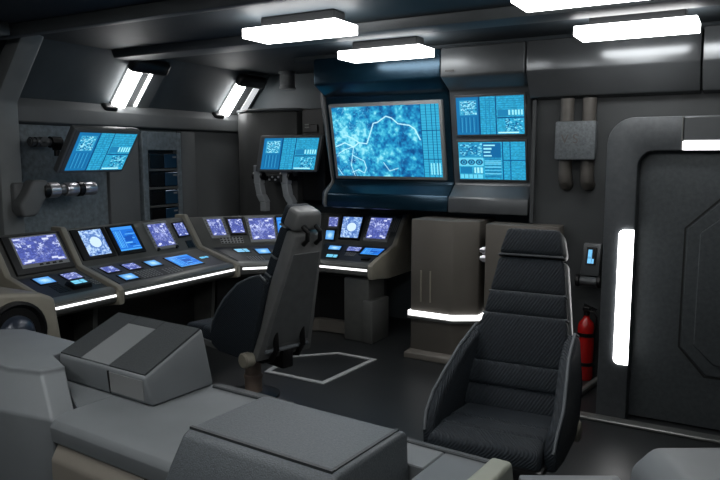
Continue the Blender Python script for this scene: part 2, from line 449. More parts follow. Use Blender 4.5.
# ---- door with its frame
dr = bpy.data.objects.new('door_1', None); COL.objects.link(dr); dr['kind'] = 'structure'; dr.location = (0, 4.85, 0)
def arc(cx, cz, r, a0, a1, n=8):
    return [(cx + r * math.cos(math.radians(a0 + (a1 - a0) * i / n)), cz + r * math.sin(math.radians(a0 + (a1 - a0) * i / n))) for i in range(n + 1)]
outer = [(-.855, 0)] + arc(-.685, 1.88, .17, 180, 90) + arc(.685, 1.88, .17, 90, 0) + [(.855, 0)]
inner = [(-.66, 0)] + arc(-.56, 1.735, .10, 180, 90) + arc(.56, 1.735, .10, 90, 0) + [(.66, 0)]
fm = MB(); n_ = len(outer)
R1 = [Vector((x, 4.80, z + (.0 if z == 0 else .0))) for x, z in outer]; R2 = [Vector((x, 4.80, z)) for x, z in inner]
R3 = [Vector((x, 5.02, z)) for x, z in inner]; R4 = [Vector((x, 5.02, z)) for x, z in outer]
V = [[fm.bm.verts.new(p) for p in R] for R in (R1, R2, R3, R4)]
for a in range(4):
    A, B = V[a], V[(a + 1) % 4]
    for i in range(n_ - 1): fm.bm.faces.new((A[i], A[i + 1], B[i + 1], B[i]))
fm.bm.faces.new([V[a][0] for a in range(4)]); fm.bm.faces.new([V[a][-1] for a in range(4)])
fm.bevel(.008, 2)
obj('door_frame', fm, DOORF, dr, world=True)
lf = MB().box(-.66, 4.93, .01, .66, 4.98, 1.84)
leaf = obj('door_leaf', lf, DOORL, dr, world=True)
# raised six-sided panel with a dark joint round it
def hexo(k): # outline offset by k
    return [(-.36 - k, 1.33 + .3 * k), (-.16 - .6 * k, 1.53 + k), (.16 + .6 * k, 1.53 + k), (.36 + k, 1.33 + .3 * k), (.36 + k, .54 - .3 * k), (.20 + .6 * k, .36 - k), (-.20 - .6 * k, .36 - k), (-.36 - k, .54 - .3 * k)]
hx = MB()
for k0, k1 in ((.012, 0), (-.066, -.078)):
    A = [Vector((x, 4.926, z)) for x, z in hexo(k0)]; B = [Vector((x, 4.926, z)) for x, z in hexo(k1)]
    a = [hx.bm.verts.new(p) for p in A]; b = [hx.bm.verts.new(p) for p in B]; c = [hx.bm.verts.new(p + Vector((0, .006, 0))) for p in A]; d = [hx.bm.verts.new(p + Vector((0, .006, 0))) for p in B]
    for i in range(8):
        j = (i + 1) % 8
        for q in ((a[i], a[j], b[j], b[i]), (a[i], c[i], c[j], a[j]), (b[i], b[j], d[j], d[i])): hx.bm.faces.new(q)
obj('panel_groove', hx, GROOVE, leaf, world=True, smooth=False)
pn = MB().prism([(x, 4.918, z) for x, z in hexo(-.006)], (0, .02, 0)).bevel(.005, 1)
pn2 = MB().prism([(x, 4.902, z) for x, z in hexo(-.082)], (0, .02, 0)).bevel(.006, 1)
obj('panel', pn, DOORL, leaf, world=True); obj('panel', pn2, DOORL, leaf, world=True)
obj('corner_cover', MB().box(-.41, 4.785, 1.85, -.40, 4.81, 2.05).bevel(.002, 1), CONSLIP, dr, world=True)
obj('header', MB().box(-.40, 4.79, 1.895, .40, 4.83, 2.045).bevel(.006, 1), HOUSING, dr, world=True)
obj('header_light', MB().box(-.40, 4.785, 1.838, .40, 4.86, 1.893).bevel(.004, 1), WHITE_D, dr, world=True, label='white light strip over the door')
sl = MB()
sl.prism([(x, 4.785, z) for x, z in arc(-.72, 1.28, .035, 180, 90, 4) + [(-.662, 1.315), (-.662, .40)] + arc(-.72, .435, .035, 270, 180, 4)], (0, .16, 0))
obj('side_light', sl, WHITE_D, dr, world=True, label='tall white light set in the door frame')
obj('threshold', MB().box(-1.02, 4.70, 0, 1.02, 4.80, .022).bevel(.006, 1), CONSLIP, dr, world=True)
struct('wall_door', MB().box(-.83, 5.03, 0, 2.55, 5.7, 2.03), RECESSW, smooth=False)
struct('baseboard_recess', MB().prism([(-1.07, 5.10, 0), (-1.03, 5.10, 0), (-.94, 5.69, 0), (-.98, 5.69, 0)], (0, 0, .05)).bevel(.008, 1), CONSLIP)

# ================================================================== ceiling lights
def ceiling_light(x, y, label, m, nm=None):
    t = thing('ceiling_light', label, 'ceiling light', (x, y, 2.75), 0, 'ceiling light boxes')
    obj('housing', MB().box(-.30, -.04, -.09, .30, .11, 0).bevel(.01, 1), DARK, t)
    obj('diffuser', MB().box(-.375, -.145, -.15, .375, .145, -.085).bevel(.005, 1), m, t)
    return t
ceiling_light(-2.725, 3.94, 'white ceiling light box over the grey swivel seat, nearest of the left pair', WHITE_C)
ceiling_light(-2.69, 5.13, 'white ceiling light box right in front of the big blue map screen', WHITE_C)
ceiling_light(-.79, 3.78, 'white ceiling light box above the fabric seat, cut off by the top edge', WHITE_C)
ceiling_light(-.735, 4.98, 'white ceiling light box in front of the grey hood, nearest the door', WHITE_C)
for x in (-2.72, -.75):  # unseen lamps added to light the foreground, continuing the ceiling pattern
    for y in (1.35, .05):
        ceiling_light(x, y, 'white ceiling light box further back along the same ceiling', WHITE_FILL)

# ================================================================== slanted wall lights
def wall_light(y, label, as_reflection=False):
    t = thing('wall_light', label, 'wall light', (-5.5, y, 2.26), 0, 'slanted wall lights')
    sx, sz = .4 / .632, .49 / .632          # up the slope
    nx, nz = sz, -sx                         # into the room
    P = lambda a, b, d: Vector((a * sx + d * nx, b, a * sz + d * nz))
    def sb(mb, a0, a1, b0, b1, d0, d1): return mb.hexa([P(a0, b0, d0), P(a1, b0, d0), P(a1, b1, d0), P(a0, b1, d0), P(a0, b0, d1), P(a1, b0, d1), P(a1, b1, d1), P(a0, b1, d1)])
    obj('back_plate', sb(MB(), .02, .60, -.045, .46, -.02, .012).bevel(.01, 1), PILLAR, t)
    obj('wide_tube', sb(MB(), .06, .50, -.03, .105, .015, .065).bevel(.008, 2), WHITE_W, t)
    obj('narrow_tube', sb(MB(), .06, .50, .25 if not as_reflection else .31, .285 if not as_reflection else .42, .010, .022).bevel(.004, 1), WHITE_W if not as_reflection else emit('dim_lamp_white', (225, 228, 230), .75), t)  # second fixture: this glowing panel stands in for a blurred reflection, no tube
    obj('top_cap', sb(MB(), .48, .62, -.07, .40, .0, .10).bevel(.04, 3), DARK, t)
    obj('bottom_cap', sb(MB(), -.05, .075, -.14, .02, .0, .09).bevel(.025, 3), DARK, t)
    return t
wall_light(4.70, 'slanted pair of white wall tubes above the tilted screen on an arm')
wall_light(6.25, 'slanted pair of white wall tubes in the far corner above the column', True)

# ================================================================== equipment rack
rk = thing('equipment_rack', 'recessed grey rack frame holding four black modules on the left wall', 'rack', (-5.47, 5.27, 1.0))
fr = MB()
fr.box(-5.47, 5.0, 1.0, -5.40, 5.075, 2.05); fr.box(-5.47, 5.485, 1.0, -5.40, 5.55, 2.05); fr.box(-5.47, 5.075, 1.86, -5.40, 5.485, 2.05)
obj('frame', fr.bevel(.006, 1), WALL_TEX, rk, world=True)
obj('back_panel', MB().box(-5.47, 5.075, 1.0, -5.46, 5.485, 1.86), BLACK, rk, world=True)
for z in (1.645, 1.455, 1.265, 1.075): obj('shelf', MB().box(-5.46, 5.077, z, -5.395, 5.483, z + .022), CONSLIP, rk, world=True)
ml = ['topmost black module in the wall rack, its right half reflecting blue', 'second black module from the top in the wall rack', 'third black module from the top in the wall rack', 'lowest black module of the wall rack, just above the console']
for k, z in enumerate((1.668, 1.478, 1.288, 1.098)):
    t = thing('rack_module', ml[k], 'rack module', (-5.43, 5.28, z), 0, 'black modules in the wall rack')
    obj('case', MB().box(-5.455, 5.085, z, -5.40, 5.475, z + .158).bevel(.006, 1), BLUEBLACK, t, world=True)
    obj('door', MB().box(-5.40, 5.29, z + .008, -5.392, 5.47, z + .15).bevel(.003, 1), mat('module_door', (40, 72, 98), .2, .3), t, world=True)
    obj('name_plate', MB().box(-5.394, 5.405, z + .112, -5.389, 5.455, z + .128), KEYS, t, world=True)
    obj('vent', MB().box(-5.40, 5.10, z + .02, -5.396, 5.27, z + .14), BLACK, t, world=True)

# ================================================================== corner column with its niche
cl = thing('corner_column', 'broad faceted grey column in the far corner behind the small monitor', 'column', (-4.7, 6.4, 0))
cm = MB().prism([(-5.40, 6.72, 0), (-5.30, 6.38, 0), (-5.08, 6.28, 0), (-4.62, 6.28, 0), (-4.44, 6.36, 0), (-4.44, 6.72, 0)], (0, 0, 2.3)).bevel(.03, 2)
obj('body', cm, COLUMN, cl, world=True)
obj('cap', MB().prism([(-5.40, 6.74, 2.30), (-5.31, 6.37, 2.30), (-5.08, 6.26, 2.30), (-4.61, 6.26, 2.30), (-4.42, 6.36, 2.30), (-4.42, 6.74, 2.30)], (0, 0, .03)).bevel(.008, 1), BEAM, cl, world=True)
nb = thing('niche_unit', 'small dark control box in the niche beside the corner column', 'control box', (-4.3, 6.5, 1.3))
obj('case', MB().box(-4.42, 6.42, 1.3, -4.12, 6.70, 2.32).bevel(.01, 1), DARK, nb, world=True)
for z in (2.06, 1.95, 1.84, 1.62): obj('module', MB().box(-4.40, 6.40, z, -4.20, 6.43, z + .085).bevel(.005, 1), BLACK, nb, world=True)
for z in (2.14, 2.11): obj('indicator', MB().box(-4.36, 6.39, z, -4.30, 6.41, z + .012), CONSLIP, nb, world=True)
dt = MB().cyl((-4.82, 6.52, 2.60), (-4.58, 6.52, 2.60), .065, n=28)
dt = tag(obj('duct_drum', MB().lathe((-4.68, 6.52, 2.75), (0, 0, -1), [(0, .10), (.02, .10), (.03, .085), (.16, .085), (.17, .095), (.19, .095)], 28), STEEL), 'short brushed metal drum hanging from the ceiling over the corner column', 'drum')

# ================================================================== tilted monitors
def tilted(root, b0, b1, t0, t1, pic, slabth, label):
    """b0,b1 bottom corners; t0,t1 top corners (viewer's left, right)"""
    P = patch(b0, b1, t1, t0); n = pnorm(P)
    mb = MB(); slab(mb, P, (0, 0, 1, 1), -slabth, 0, 0); mb.bevel(.012, 2)
    c = obj('case', mb, mat('monitor_case_grey', (96, 99, 100), .45, .1), root, world=True)
    bz = MB(); slab(bz, P, (.03, .03, .97, .97), -.002, .004, .002)
    obj('bezel', bz, mat('monitor_bezel_grey', (88, 91, 92), .45, .1), c, world=True)
    screen(c, P, (.085, .075, .955, .93), .006, pic, label)
    return P, n
m1 = thing('tilted_monitor', 'tilted cyan screen on a wall arm above the leftmost console', 'monitor', (-5.45, 4.0, 1.9), 0, 'small tilted monitors')
P1, n1 = tilted(m1, (-5.02, 3.71, 1.655), (-5.02, 4.40, 1.655), (-4.76, 3.71, 2.02), (-4.76, 4.40, 2.02), pic_panels(21), .06, 'cyan data panels')
ar = MB()
ar.cyl((-5.47, 3.82, 1.92), (-5.30, 3.82, 1.92), .045); ar.cyl((-5.34, 3.70, 1.92), (-5.34, 3.90, 1.92), .03)
for k in range(4): ar.cyl((-5.34, 3.71 + k * .045, 1.92), (-5.34, 3.733 + k * .045, 1.92), .042)
obj('wall_arm', ar, HOUSING, m1, world=True)
obj('tilt_joint', MB().cyl((-5.34, 3.90, 1.92), (-5.34, 4.0, 1.92), .05).box(-5.34, 3.92, 1.85, -4.98, 3.98, 1.90).cyl((-5.32, 3.95, 1.90), (-5.32, 3.95, 1.80), .025), BLACK, m1, world=True)
m2 = thing('tilted_monitor', 'tilted cyan screen standing on two segmented posts before the corner column', 'monitor', (-4.45, 6.0, 1.15), 0, 'small tilted monitors')
P2, n2 = tilted(m2, (-4.70, 5.93, 1.63), (-3.99, 6.06, 1.63), (-4.595, 5.895, 2.015), (-3.885, 6.025, 2.015), pic_panels(33), .06, 'cyan data panels')
for x, y in ((-4.72, 6.02), (-4.40, 6.08)):
    ps = MB()
    for (xa, za, xb, zb, hw) in ((0, 1.70, .0, 1.50, .045), (0, 1.50, .025, 1.38, .038), (.025, 1.38, .075, 1.30, .045), (.075, 1.30, .075, 1.20, .035)):
        ps.hexa([(x + xb - hw, y - .04, zb), (x + xb + hw, y - .04, zb), (x + xb + hw, y + .05, zb), (x + xb - hw, y + .05, zb), (x + xa - hw, y - .04, za), (x + xa + hw, y - .04, za), (x + xa + hw, y + .05, za), (x + xa - hw, y + .05, za)])
    p = obj('post', ps.bevel(.006, 1), mat('post_grey', (140, 144, 146), .45, .2), m2, world=True)
    obj('wall_link', MB().box(x - .02, y + .03, 1.53, x + .02, 6.275, 1.58), DARK, p, world=True)
    obj('post_joint', MB().cyl((x - .07, y, 1.58), (x + .07, y, 1.58), .04), BLACK, p, world=True)
st = MB().box(-4.58, 6.0, 1.52, -4.42, 6.07, 1.60).bevel(.006, 1)
br_ = obj('bracket', st, DARK, m2, world=True)
for k in range(4): obj('stud', MB().cyl((-4.56 + k * .04, 5.99, 1.545 + .03 * (k % 2)), (-4.56 + k * .04, 6.01, 1.545 + .03 * (k % 2)), .011, n=10), CHROME, br_, world=True)

# jointed arm with chrome sleeves on the left wall
ja = thing('jointed_arm', 'folded wall arm with bright chrome sleeves below the tilted screen', 'mechanical arm', (-5.45, 3.6, 1.4))
obj('bracket', MB().prism([(-5.30, 3.50, 1.30), (-5.30, 3.62, 1.30), (-5.30, 3.74, 1.48), (-5.30, 3.74, 1.60), (-5.30, 3.60, 1.60), (-5.30, 3.55, 1.50), (-5.30, 3.47, 1.40)], (.13, 0, 0)).box(-5.48, 3.5, 1.33, -5.28, 3.62, 1.58).bevel(.025, 3), PILLAR, ja, world=True)
for y0, y1, r, m, nm in ((3.70, 3.76, .07, BLACK, 'joint'), (3.76, 3.86, .066, CHROME, 'sleeve'), (3.86, 3.93, .045, STEEL, 'spindle'), (3.93, 4.05, .06, CHROME, 'sleeve'), (4.05, 4.11, .068, BLACK, 'joint'), (4.11, 4.24, .06, CHROME, 'sleeve')):
    obj(nm, MB().lathe((-5.22, y0, 1.51), (0, 1, 0), [(0, r * .92), (.008, r), (y1 - y0 - .008, r), (y1 - y0, r * .92)], 26), m, ja, world=True)

# ================================================================== big screens
tilt = [(5.50, 2.70), (5.50, 2.46), (5.70, 2.36), (5.86, 1.55), (5.715, 1.435), (5.705, 1.30), (6.30, 1.30), (6.30, 2.70)]
sh = thing('screen_housing', 'glossy navy bay with the wide blue map screen over the back console', 'screen housing', (-3.0, 6.0, 1.3))
obj('shell', hood_profile((-3.65, 0), (0, 1), (-2.36, 0), (0, 1), tilt, MB()).bevel(.018, 2), NAVY, sh, world=True)
PS = patch((-3.65, 5.86, 1.55), (-2.36, 5.86, 1.55), (-2.36, 5.70, 2.36), (-3.65, 5.70, 2.36))
ff = MB(); slab(ff, PS, (.03, .035, .955, .925), -.005, .03, .008); ff.bevel(.012, 2)
scf = obj('screen_frame', ff, mat('screen_frame_grey', (116, 119, 119), .45, .1), sh, world=True)
sc1 = screen(scf, PS, (.062, .078, .927, .885), .0325, pic_map(), 'blue map with pale river lines')
s2 = thing('screen_housing', 'grey bay with two stacked cyan screens between map screen and bare wall', 'screen housing', (-2.05, 6.0, 1.3))
tilt2 = [(p - .03, z) for p, z in tilt]
obj('shell', hood_profile((-2.35, 0), (0, 1), (-1.625, 0), (0, 1), tilt2, MB()).bevel(.018, 2), HOUSING, s2, world=True)
PD = patch((-2.35, 5.83, 1.55), (-1.625, 5.83, 1.55), (-1.625, 5.67, 2.36), (-2.35, 5.67, 2.36))
for t0, t1, lw, lb in ((.06, .46, True, 'lower cyan screen with three round dials'), (.54, .93, False, 'upper cyan screen of data panels')):
    fb = MB(); slab(fb, PD, (.06, t0 - .025, .945, t1 + .025), -.005, .012, .006)
    d = obj('screen_frame', fb.bevel(.004, 1), HOUSING, s2, world=True)
    screen(d, PD, (.09, t0, .915, t1), .0135, pic_panels(5 + lw, lw), lb)
obj('name_strip', MB().box(-2.30, 5.462, 2.50, -2.22, 5.468, 2.515), BLACK, s2, world=True)
sp = thing('screen_housing', 'narrow angled grey pillar on the left side of the map screen bay', 'pillar', (-3.85, 6.1, 1.3))
tp = [(.18, 2.70), (.18, 2.36), (.34, 1.55), (.20, 1.435), (.19, 1.30), (.8, 1.30), (.8, 2.70)]
obj('shell', hood_profile((-3.93, 5.80), (.30, .95), (-3.66, 5.49), (0, 1), tp, MB()).bevel(.012, 1), PILLAR, sp, world=True)

# ================================================================== consoles
XF, XC, XR, ZF, ZC, ZR = -4.30, -4.72, -4.92, .765, .895, 1.19
def side_console(y0, y1, label, left_end):
    t = thing('console', label, 'control console', (-4.6, (y0 + y1) / 2, 0), 0, 'control consoles along the wall')
    body = [(-4.27, .665), (-4.255, .70), (-4.27, .745), (XF, ZF), (XC, ZC), (XR, ZR), (-5.02, ZR), (-5.02, .62), (-4.40, .62)]
    obj('body', MB().prism([(x, y0, z) for x, z in body], (0, y1 - y0, 0)).bevel(.006, 1), CONS, t, world=True)
    obj('front_lip', MB().prism([(x, y0, z) for x, z in ((-4.275, .745), (-4.262, .752), (-4.29, .775), (-4.335, .785), (-4.335, .77))], (0, y1 - y0, 0)), CONSLIP, t, world=True)
    obj('light_strip', MB().prism([(x, y0 + .012, z) for x, z in ((-4.275, .712), (-4.251, .712), (-4.251, .728), (-4.275, .728))], (0, y1 - y0 - .024, 0)), WHITE_S, t, world=True, label='white strip light along the front edge')
    obj('knee_panel', MB().box(-4.95, y0, 0, -4.80, y1, .63), DARK, t, world=True)
    obj('plinth', MB().box(-4.80, y0, 0, -4.70, y1, .10), BEIGE, t, world=True)
    def cheek(y):
        pf = [(-4.235, .645), (-4.235, .765), (-4.27, .79), (XC + .01, ZC + .025), (XR + .02, ZR + .03), (-5.03, ZR + .03), (-5.03, .56), (-4.55, .60)]
        obj('side_cheek', MB().prism([(x, y, z) for x, z in pf], (0, .055, 0)).bevel(.012, 2), BEIGE, t, world=True)
    if left_end: cheek(y0 - .055)
    cheek(y1)
    obj('leg_panel', MB().prism([(x, y1 + .005, z) for x, z in ((-4.6, 0), (-4.55, .60), (-5.0, .6), (-5.0, 0))], (0, .045, 0)), CONS, t, world=True)
    PDk = patch((XF, y0, ZF), (XF, y1, ZF), (XC, y1, ZC), (XC, y0, ZC)); PUp = patch((XC, y0, ZC), (XC, y1, ZC), (XR, y1, ZR), (XR, y0, ZR))
    mb = MB(); slab(mb, PDk, (.03, .09, .97, .93), -.002, .004, .002); obj('desk_panel', mb, DESKP, t, world=True)
    return t, PDk, PUp

c1, D1, U1 = side_console(3.06, 3.63, 'leftmost console with one wide purple screen on its raised back', True)
d = display(c1, U1, (.217, .25, .885, .898), pic_purple(1), 'wide purple map screen', bez=(.085, .03, .968, .966), h=.022, bm=DARK)
fb = MB(); slab(fb, U1, (.19, .16, .915, .93), .018, .0225, .001); obj('inner_bezel', fb, KEYS, d, world=True)
for k in range(4):
    kb = MB(); slab(kb, U1, (.45 + k * .10, .185, .50 + k * .10, .225), .022, .028)
    obj('button', kb, BLACK, d, world=True)
display(c1, D1, (.215, .60, .447, .84), pic_light(2), 'pale blue touch screen')
display(c1, D1, (.626, .594, .862, .833), pic_purple(3), 'purple touch screen')
mb = MB(); slab(mb, D1, (.49, .22, .80, .48), -.002, .035, .012)
hd = obj('raised_display', mb.bevel(.006, 2), BLACK, c1, world=True); screen(hd, D1, (.545, .29, .745, .42), .0365, pic_flat((120, 206, 240)), 'pale cyan screen')
keypad(c1, D1, (.864, .258, .97, .505), 3, 4); keypad(c1, D1, (.274, .20, .45, .541), 4, 5, DARK)

c2, D2, U2 = side_console(3.70, 5.04, 'long console in the middle of the left wall with four upper screens', False)
display(c2, U2, (.066, .228, .234, .913), pic_circle(4), 'pale blue screen with a white disc', bez=(.014, .15, .268, .97), h=.016)
display(c2, U2, (.312, .235, .488, .905), pic_lines(5), 'bright blue line screen', bez=(.284, .14, .515, .96), h=.016)
display(c2, U2, (.629, .212, .798, .884), pic_purple(6, True), 'purple map screen', margin=.03, bm=KEYS, buttons=7)
display(c2, U2, (.871, .437, .967, .836), pic_purple(7), 'small purple screen', margin=.014)
keypad(c2, U2, (.907, .051, .976, .282), 2, 2, BLACK, BLACK)
for s in (.625, .80): obj('knob', MB().cyl(U2(s, .14), U2(s, .14) + pnorm(U2) * .02, .016, n=14), BLACK, c2, world=True)
for k, (r, p, lb) in enumerate((((.068, .584, .161, .827), pic_purple(8), 'purple touch screen'), ((.229, .554, .325, .802), pic_purple(9), 'purple touch screen'), ((.403, .535, .497, .77), pic_light(10), 'pale blue touch screen'), ((.096, .189, .196, .412), pic_light(11), 'pale blue touch screen'), ((.59, .275, .80, .77), pic_lines(12), 'wide bright blue touch screen'))):
    display(c2, D2, r, p, lb, margin=.014)
display(c2, D2, (.852, .478, .932, .559), pic_flat((110, 196, 236)), 'narrow cyan readout', margin=.006, h=.006)
keypad(c2, D2, (.225, .142, .393, .46), 7, 5); keypad(c2, D2, (.426, .137, .573, .37), 5, 4)

# corner console: a slanted length and a straight length
f0, f1, f2 = (-4.27, 5.1), (-3.74, 5.64), (-3.12, 5.64)
g0, g1, g2 = (-4.73, 5.12), (-3.93, 6.06), (-3.12, 6.10)
h0, h1, h2 = (-4.93, 5.12), (-4.03, 6.27), (-3.12, 6.36)
Z = lambda p, z: Vector((p[0], p[1], z))
c3 = thing('console', 'cornered console under the map screen, its open end beside the cabinet', 'control console', (-3.9, 5.9, 0), 0, 'control consoles along the wall')
def inw(p, q, k): return (p[0] + (q[0] - p[0]) * k, p[1] + (q[1] - p[1]) * k)
rings = []
for f, g, h in ((f0, g0, h0), (f1, g1, h1), (f2, g2, h2)):
    b = inw(h, g, -.45)
    rings.append([Z(inw(f, g, -.05), .665), Z(inw(f, g, -.06), .745), Z(f, ZF), Z(g, ZC), Z(h, 1.18), Z(b, 1.18), Z(b, .62), Z(inw(f, g, .25), .62)])
obj('body', MB().loft(rings).bevel(.005, 1), CONS, c3, world=True)
rings = [[Z(inw(f, g, -.075), .710), Z(inw(f, g, -.075), .730), Z(inw(f, g, -.04), .730), Z(inw(f, g, -.04), .710)] for f, g in ((inw(f0, f1, .03), inw(g0, g1, .03)), (f1, g1), (inw(f2, f1, .02), inw(g2, g1, .02)))]
obj('light_strip', MB().loft(rings), WHITE_S, c3, world=True, label='white strip light along the front edge')
rings = [[Z(inw(f, g, -.065), .748), Z(inw(f, g, -.02), .775), Z(inw(f, g, .07), .788), Z(inw(f, g, .07), .77)] for f, g in ((f0, g0), (f1, g1), (f2, g2))]
obj('front_lip', MB().loft(rings), CONSLIP, c3, world=True)
rings = [[Z(inw(f, g, k), z) for k, z in ((.62, 0), (.62, .63), (.9, .63), (.9, 0))] for f, g in ((f0, g0), (f1, g1), (inw(f2, f1, .03), inw(g2, g1, .03)))]
obj('knee_panel', MB().loft(rings), DARK, c3, world=True)
rings = [[Z(inw(f, g, k), z) for k, z in ((.42, 0), (.46, .13), (.62, .13), (.62, 0))] for f, g in ((f0, g0), (f1, g1), (inw(f2, f1, .03), inw(g2, g1, .03)))]
obj('plinth', MB().loft(rings).bevel(.01, 1), CAB, c3, world=True)
obj('pedestal', MB().box(-3.42, 5.66, 0, -3.14, 6.0, .63).bevel(.02, 2), CONS, c3, world=True)
obj('foot', MB().box(-3.20, 5.63, 0, -3.08, 5.98, .42).bevel(.02, 2), CONS, c3, world=True)
ck = [(5.585, .64), (5.585, .765), (5.62, .79), (6.09, .915), (6.34, 1.205), (6.46, 1.205), (6.46, .60), (5.95, .60)]
obj('side_cheek', MB().prism([(-3.115, y, z) for y, z in ck], (.055, 0, 0)).bevel(.012, 2), BEIGE, c3, world=True)
AU = patch(Z(g0, ZC), Z(g1, ZC), Z(h1, 1.18), Z(h0, 1.18)); AD = patch(Z(f0, ZF), Z(f1, ZF), Z(g1, ZC), Z(g0, ZC))
BU = patch(Z(g1, ZC), Z(g2, ZC), Z(h2, 1.18), Z(h1, 1.18)); BD = patch(Z(f1, ZF), Z(f2, ZF), Z(g2, ZC), Z(g1, ZC))
for P in (AD, BD):
    mb = MB(); slab(mb, P, (.06, .10, .96, .92), -.004, .004, .002); obj('desk_panel', mb, DESKP, c3, world=True)
display(c3, AU, (.121, .361, .222, .915), pic_purple(13), 'purple map screen', margin=.03, bm=KEYS, buttons=6)
display(c3, AU, (.269, .425, .367, .892), pic_purple(14), 'purple screen', margin=.02)
display(c3, AU, (.416, .168, .601, .894), pic_purple(15, True), 'large purple map screen', margin=.03, bm=KEYS, buttons=7)
display(c3, AU, (.627, .119, .793, .892), pic_lines(16), 'bright blue line screen', margin=.02)
keypad(c3, AU, (.156, .084, .339, .30), 7, 3, DARK, KEYS, 'switch_bank')
display(c3, AD, (.197, .592, .313, .766), pic_flat((120, 196, 236)), 'pale cyan readout', margin=.012)
display(c3, AD, (.379, .461, .499, .725), pic_light(17), 'pale blue touch screen', margin=.016)
keypad(c3, AD, (.21, .14, .39, .357), 6, 4)
display(c3, BU, (.08, .541, .198, .857), pic_purple(18), 'small purple screen', margin=.016, bm=KEYS)
display(c3, BU, (.055, .091, .172, .393), pic_light(19), 'small pale blue screen', margin=.016)
display(c3, BU, (.265, .191, .511, .89), pic_circle(20), 'pale blue screen with a white disc', margin=.024)
display(c3, BU, (.621, .208, .883, .90), pic_purple(22, True), 'purple map screen', margin=.03, bm=KEYS, buttons=7)
mb = MB()
for k in range(3): slab(mb, BU, (.925 + k * .022, .47, .937 + k * .022, .92), -.002, .004)
obj('vent', mb, KEYS, c3, world=True)
display(c3, BD, (.15, .593, .331, .795), pic_light(23), 'pale blue touch screen', margin=.016)
display(c3, BD, (.174, .201, .358, .338), pic_flat((120, 206, 240)), 'pale cyan readout', margin=.014)
display(c3, BD, (.439, .599, .634, .802), pic_purple(24), 'purple touch screen', margin=.016)
display(c3, BD, (.684, .479, .962, .80), pic_lines(25), 'bright blue touch screen', margin=.016)
keypad(c3, BD, (.45, .35, .62, .55), 6, 3); mb = MB(); slab(mb, BD, (.777, .20, .912, .31), 0, .02, .004); obj('palm_button', mb, BLACK, c3, world=True)

# pod at the far left edge
pd = thing('equipment_pod', 'beige pod with a round dark mouth at the left end of the consoles', 'equipment pod', (-4.3, 2.75, 0))
ph = MB().prism([(-4.0, 2.40, 0), (-4.0, 2.90, 0), (-4.0, 2.94, .55), (-4.0, 2.90, .86), (-4.0, 2.80, .91), (-4.0, 2.40, .97)], (-.9, 0, 0)).bevel(.03, 3)
obj('housing', ph, BEIGE, pd, world=True)
obj('mouth_ring', MB().lathe((-4.02, 2.60, .68), (1, 0, 0), [(0, .21), (.045, .21), (.05, .19), (.03, .17), (.028, .0)], 32), BLACK, pd, world=True)
obj('dome', MB().lathe((-4.0, 2.60, .68), (1, 0, 0), [(0, .12), (.03, .118), (.06, .10), (.085, .06), (.092, .0)], 28), mat('dome_blue_grey', (46, 54, 66), .3, .2), pd, world=True)

# ================================================================== cabinets under the screens
def cabinet(pts, z1, label, led):
    t = thing('cabinet', label, 'cabinet', (pts[0][0], pts[0][1], 0), 0, 'low cabinets under the screens')
    obj('body', MB().prism([(x, y, .02) for x, y in pts], (0, 0, z1 - .02)).bevel(.012, 2), CAB, t, world=True)
    def off(k):
        cx = sum(p[0] for p in pts) / len(pts); cy = max(p[1] for p in pts)
        return [(x + (k if x > cx else -k) * .8, y - (k if y < cy - .05 else 0)) for x, y in pts]
    obj('plinth', MB().loft([[(x, y, 0) for x, y in off(.05)], [(x, y, .05) for x, y in off(.05)], [(x, y, .08) for x, y in off(.004)]]).bevel(.006, 1), CAB, t, world=True)
    if led:
        obj('light_band', MB().loft([[(x, y, .388) for x, y in off(.02)], [(x, y, .432) for x, y in off(.02)]]), WHITE_S, t, world=True, label='white band of light round the cabinet')
        obj('band_edge', MB().loft([[(x, y, .36) for x, y in off(.022)], [(x, y, .384) for x, y in off(.026)]]), CONSLIP, t, world=True)
    for x in (pts[0][0] + .10, pts[0][0] + .19):
        obj('slot', MB().box(x, pts[0][1] - .018, .52, x + .012, pts[0][1] + .02, .80), BEIGE, t, world=True)
    return t
cabinet([(-2.60, 5.46), (-2.20, 5.44), (-2.0, 5.56), (-2.0, 5.98), (-2.60, 5.98)], 1.25, 'beige grey cabinet with a white light band below the map screen', True)
cabinet([(-1.92, 5.47), (-1.50, 5.45), (-1.32, 5.52), (-1.32, 5.69), (-1.92, 5.69)], 1.24, 'plain beige grey cabinet half hidden by the fabric seat', False)
pc = thing('pipe_coupling', 'small pair of metal couplings in the gap between the two cabinets', 'pipe coupling', (-1.96, 5.6, .9))
for z in (1.0, .93): obj('coupling', MB().cyl((-1.995, 5.58, z), (-1.925, 5.58, z), .022).cyl((-1.975, 5.58, z), (-1.945, 5.58, z), .034), CHROME, pc, world=True)

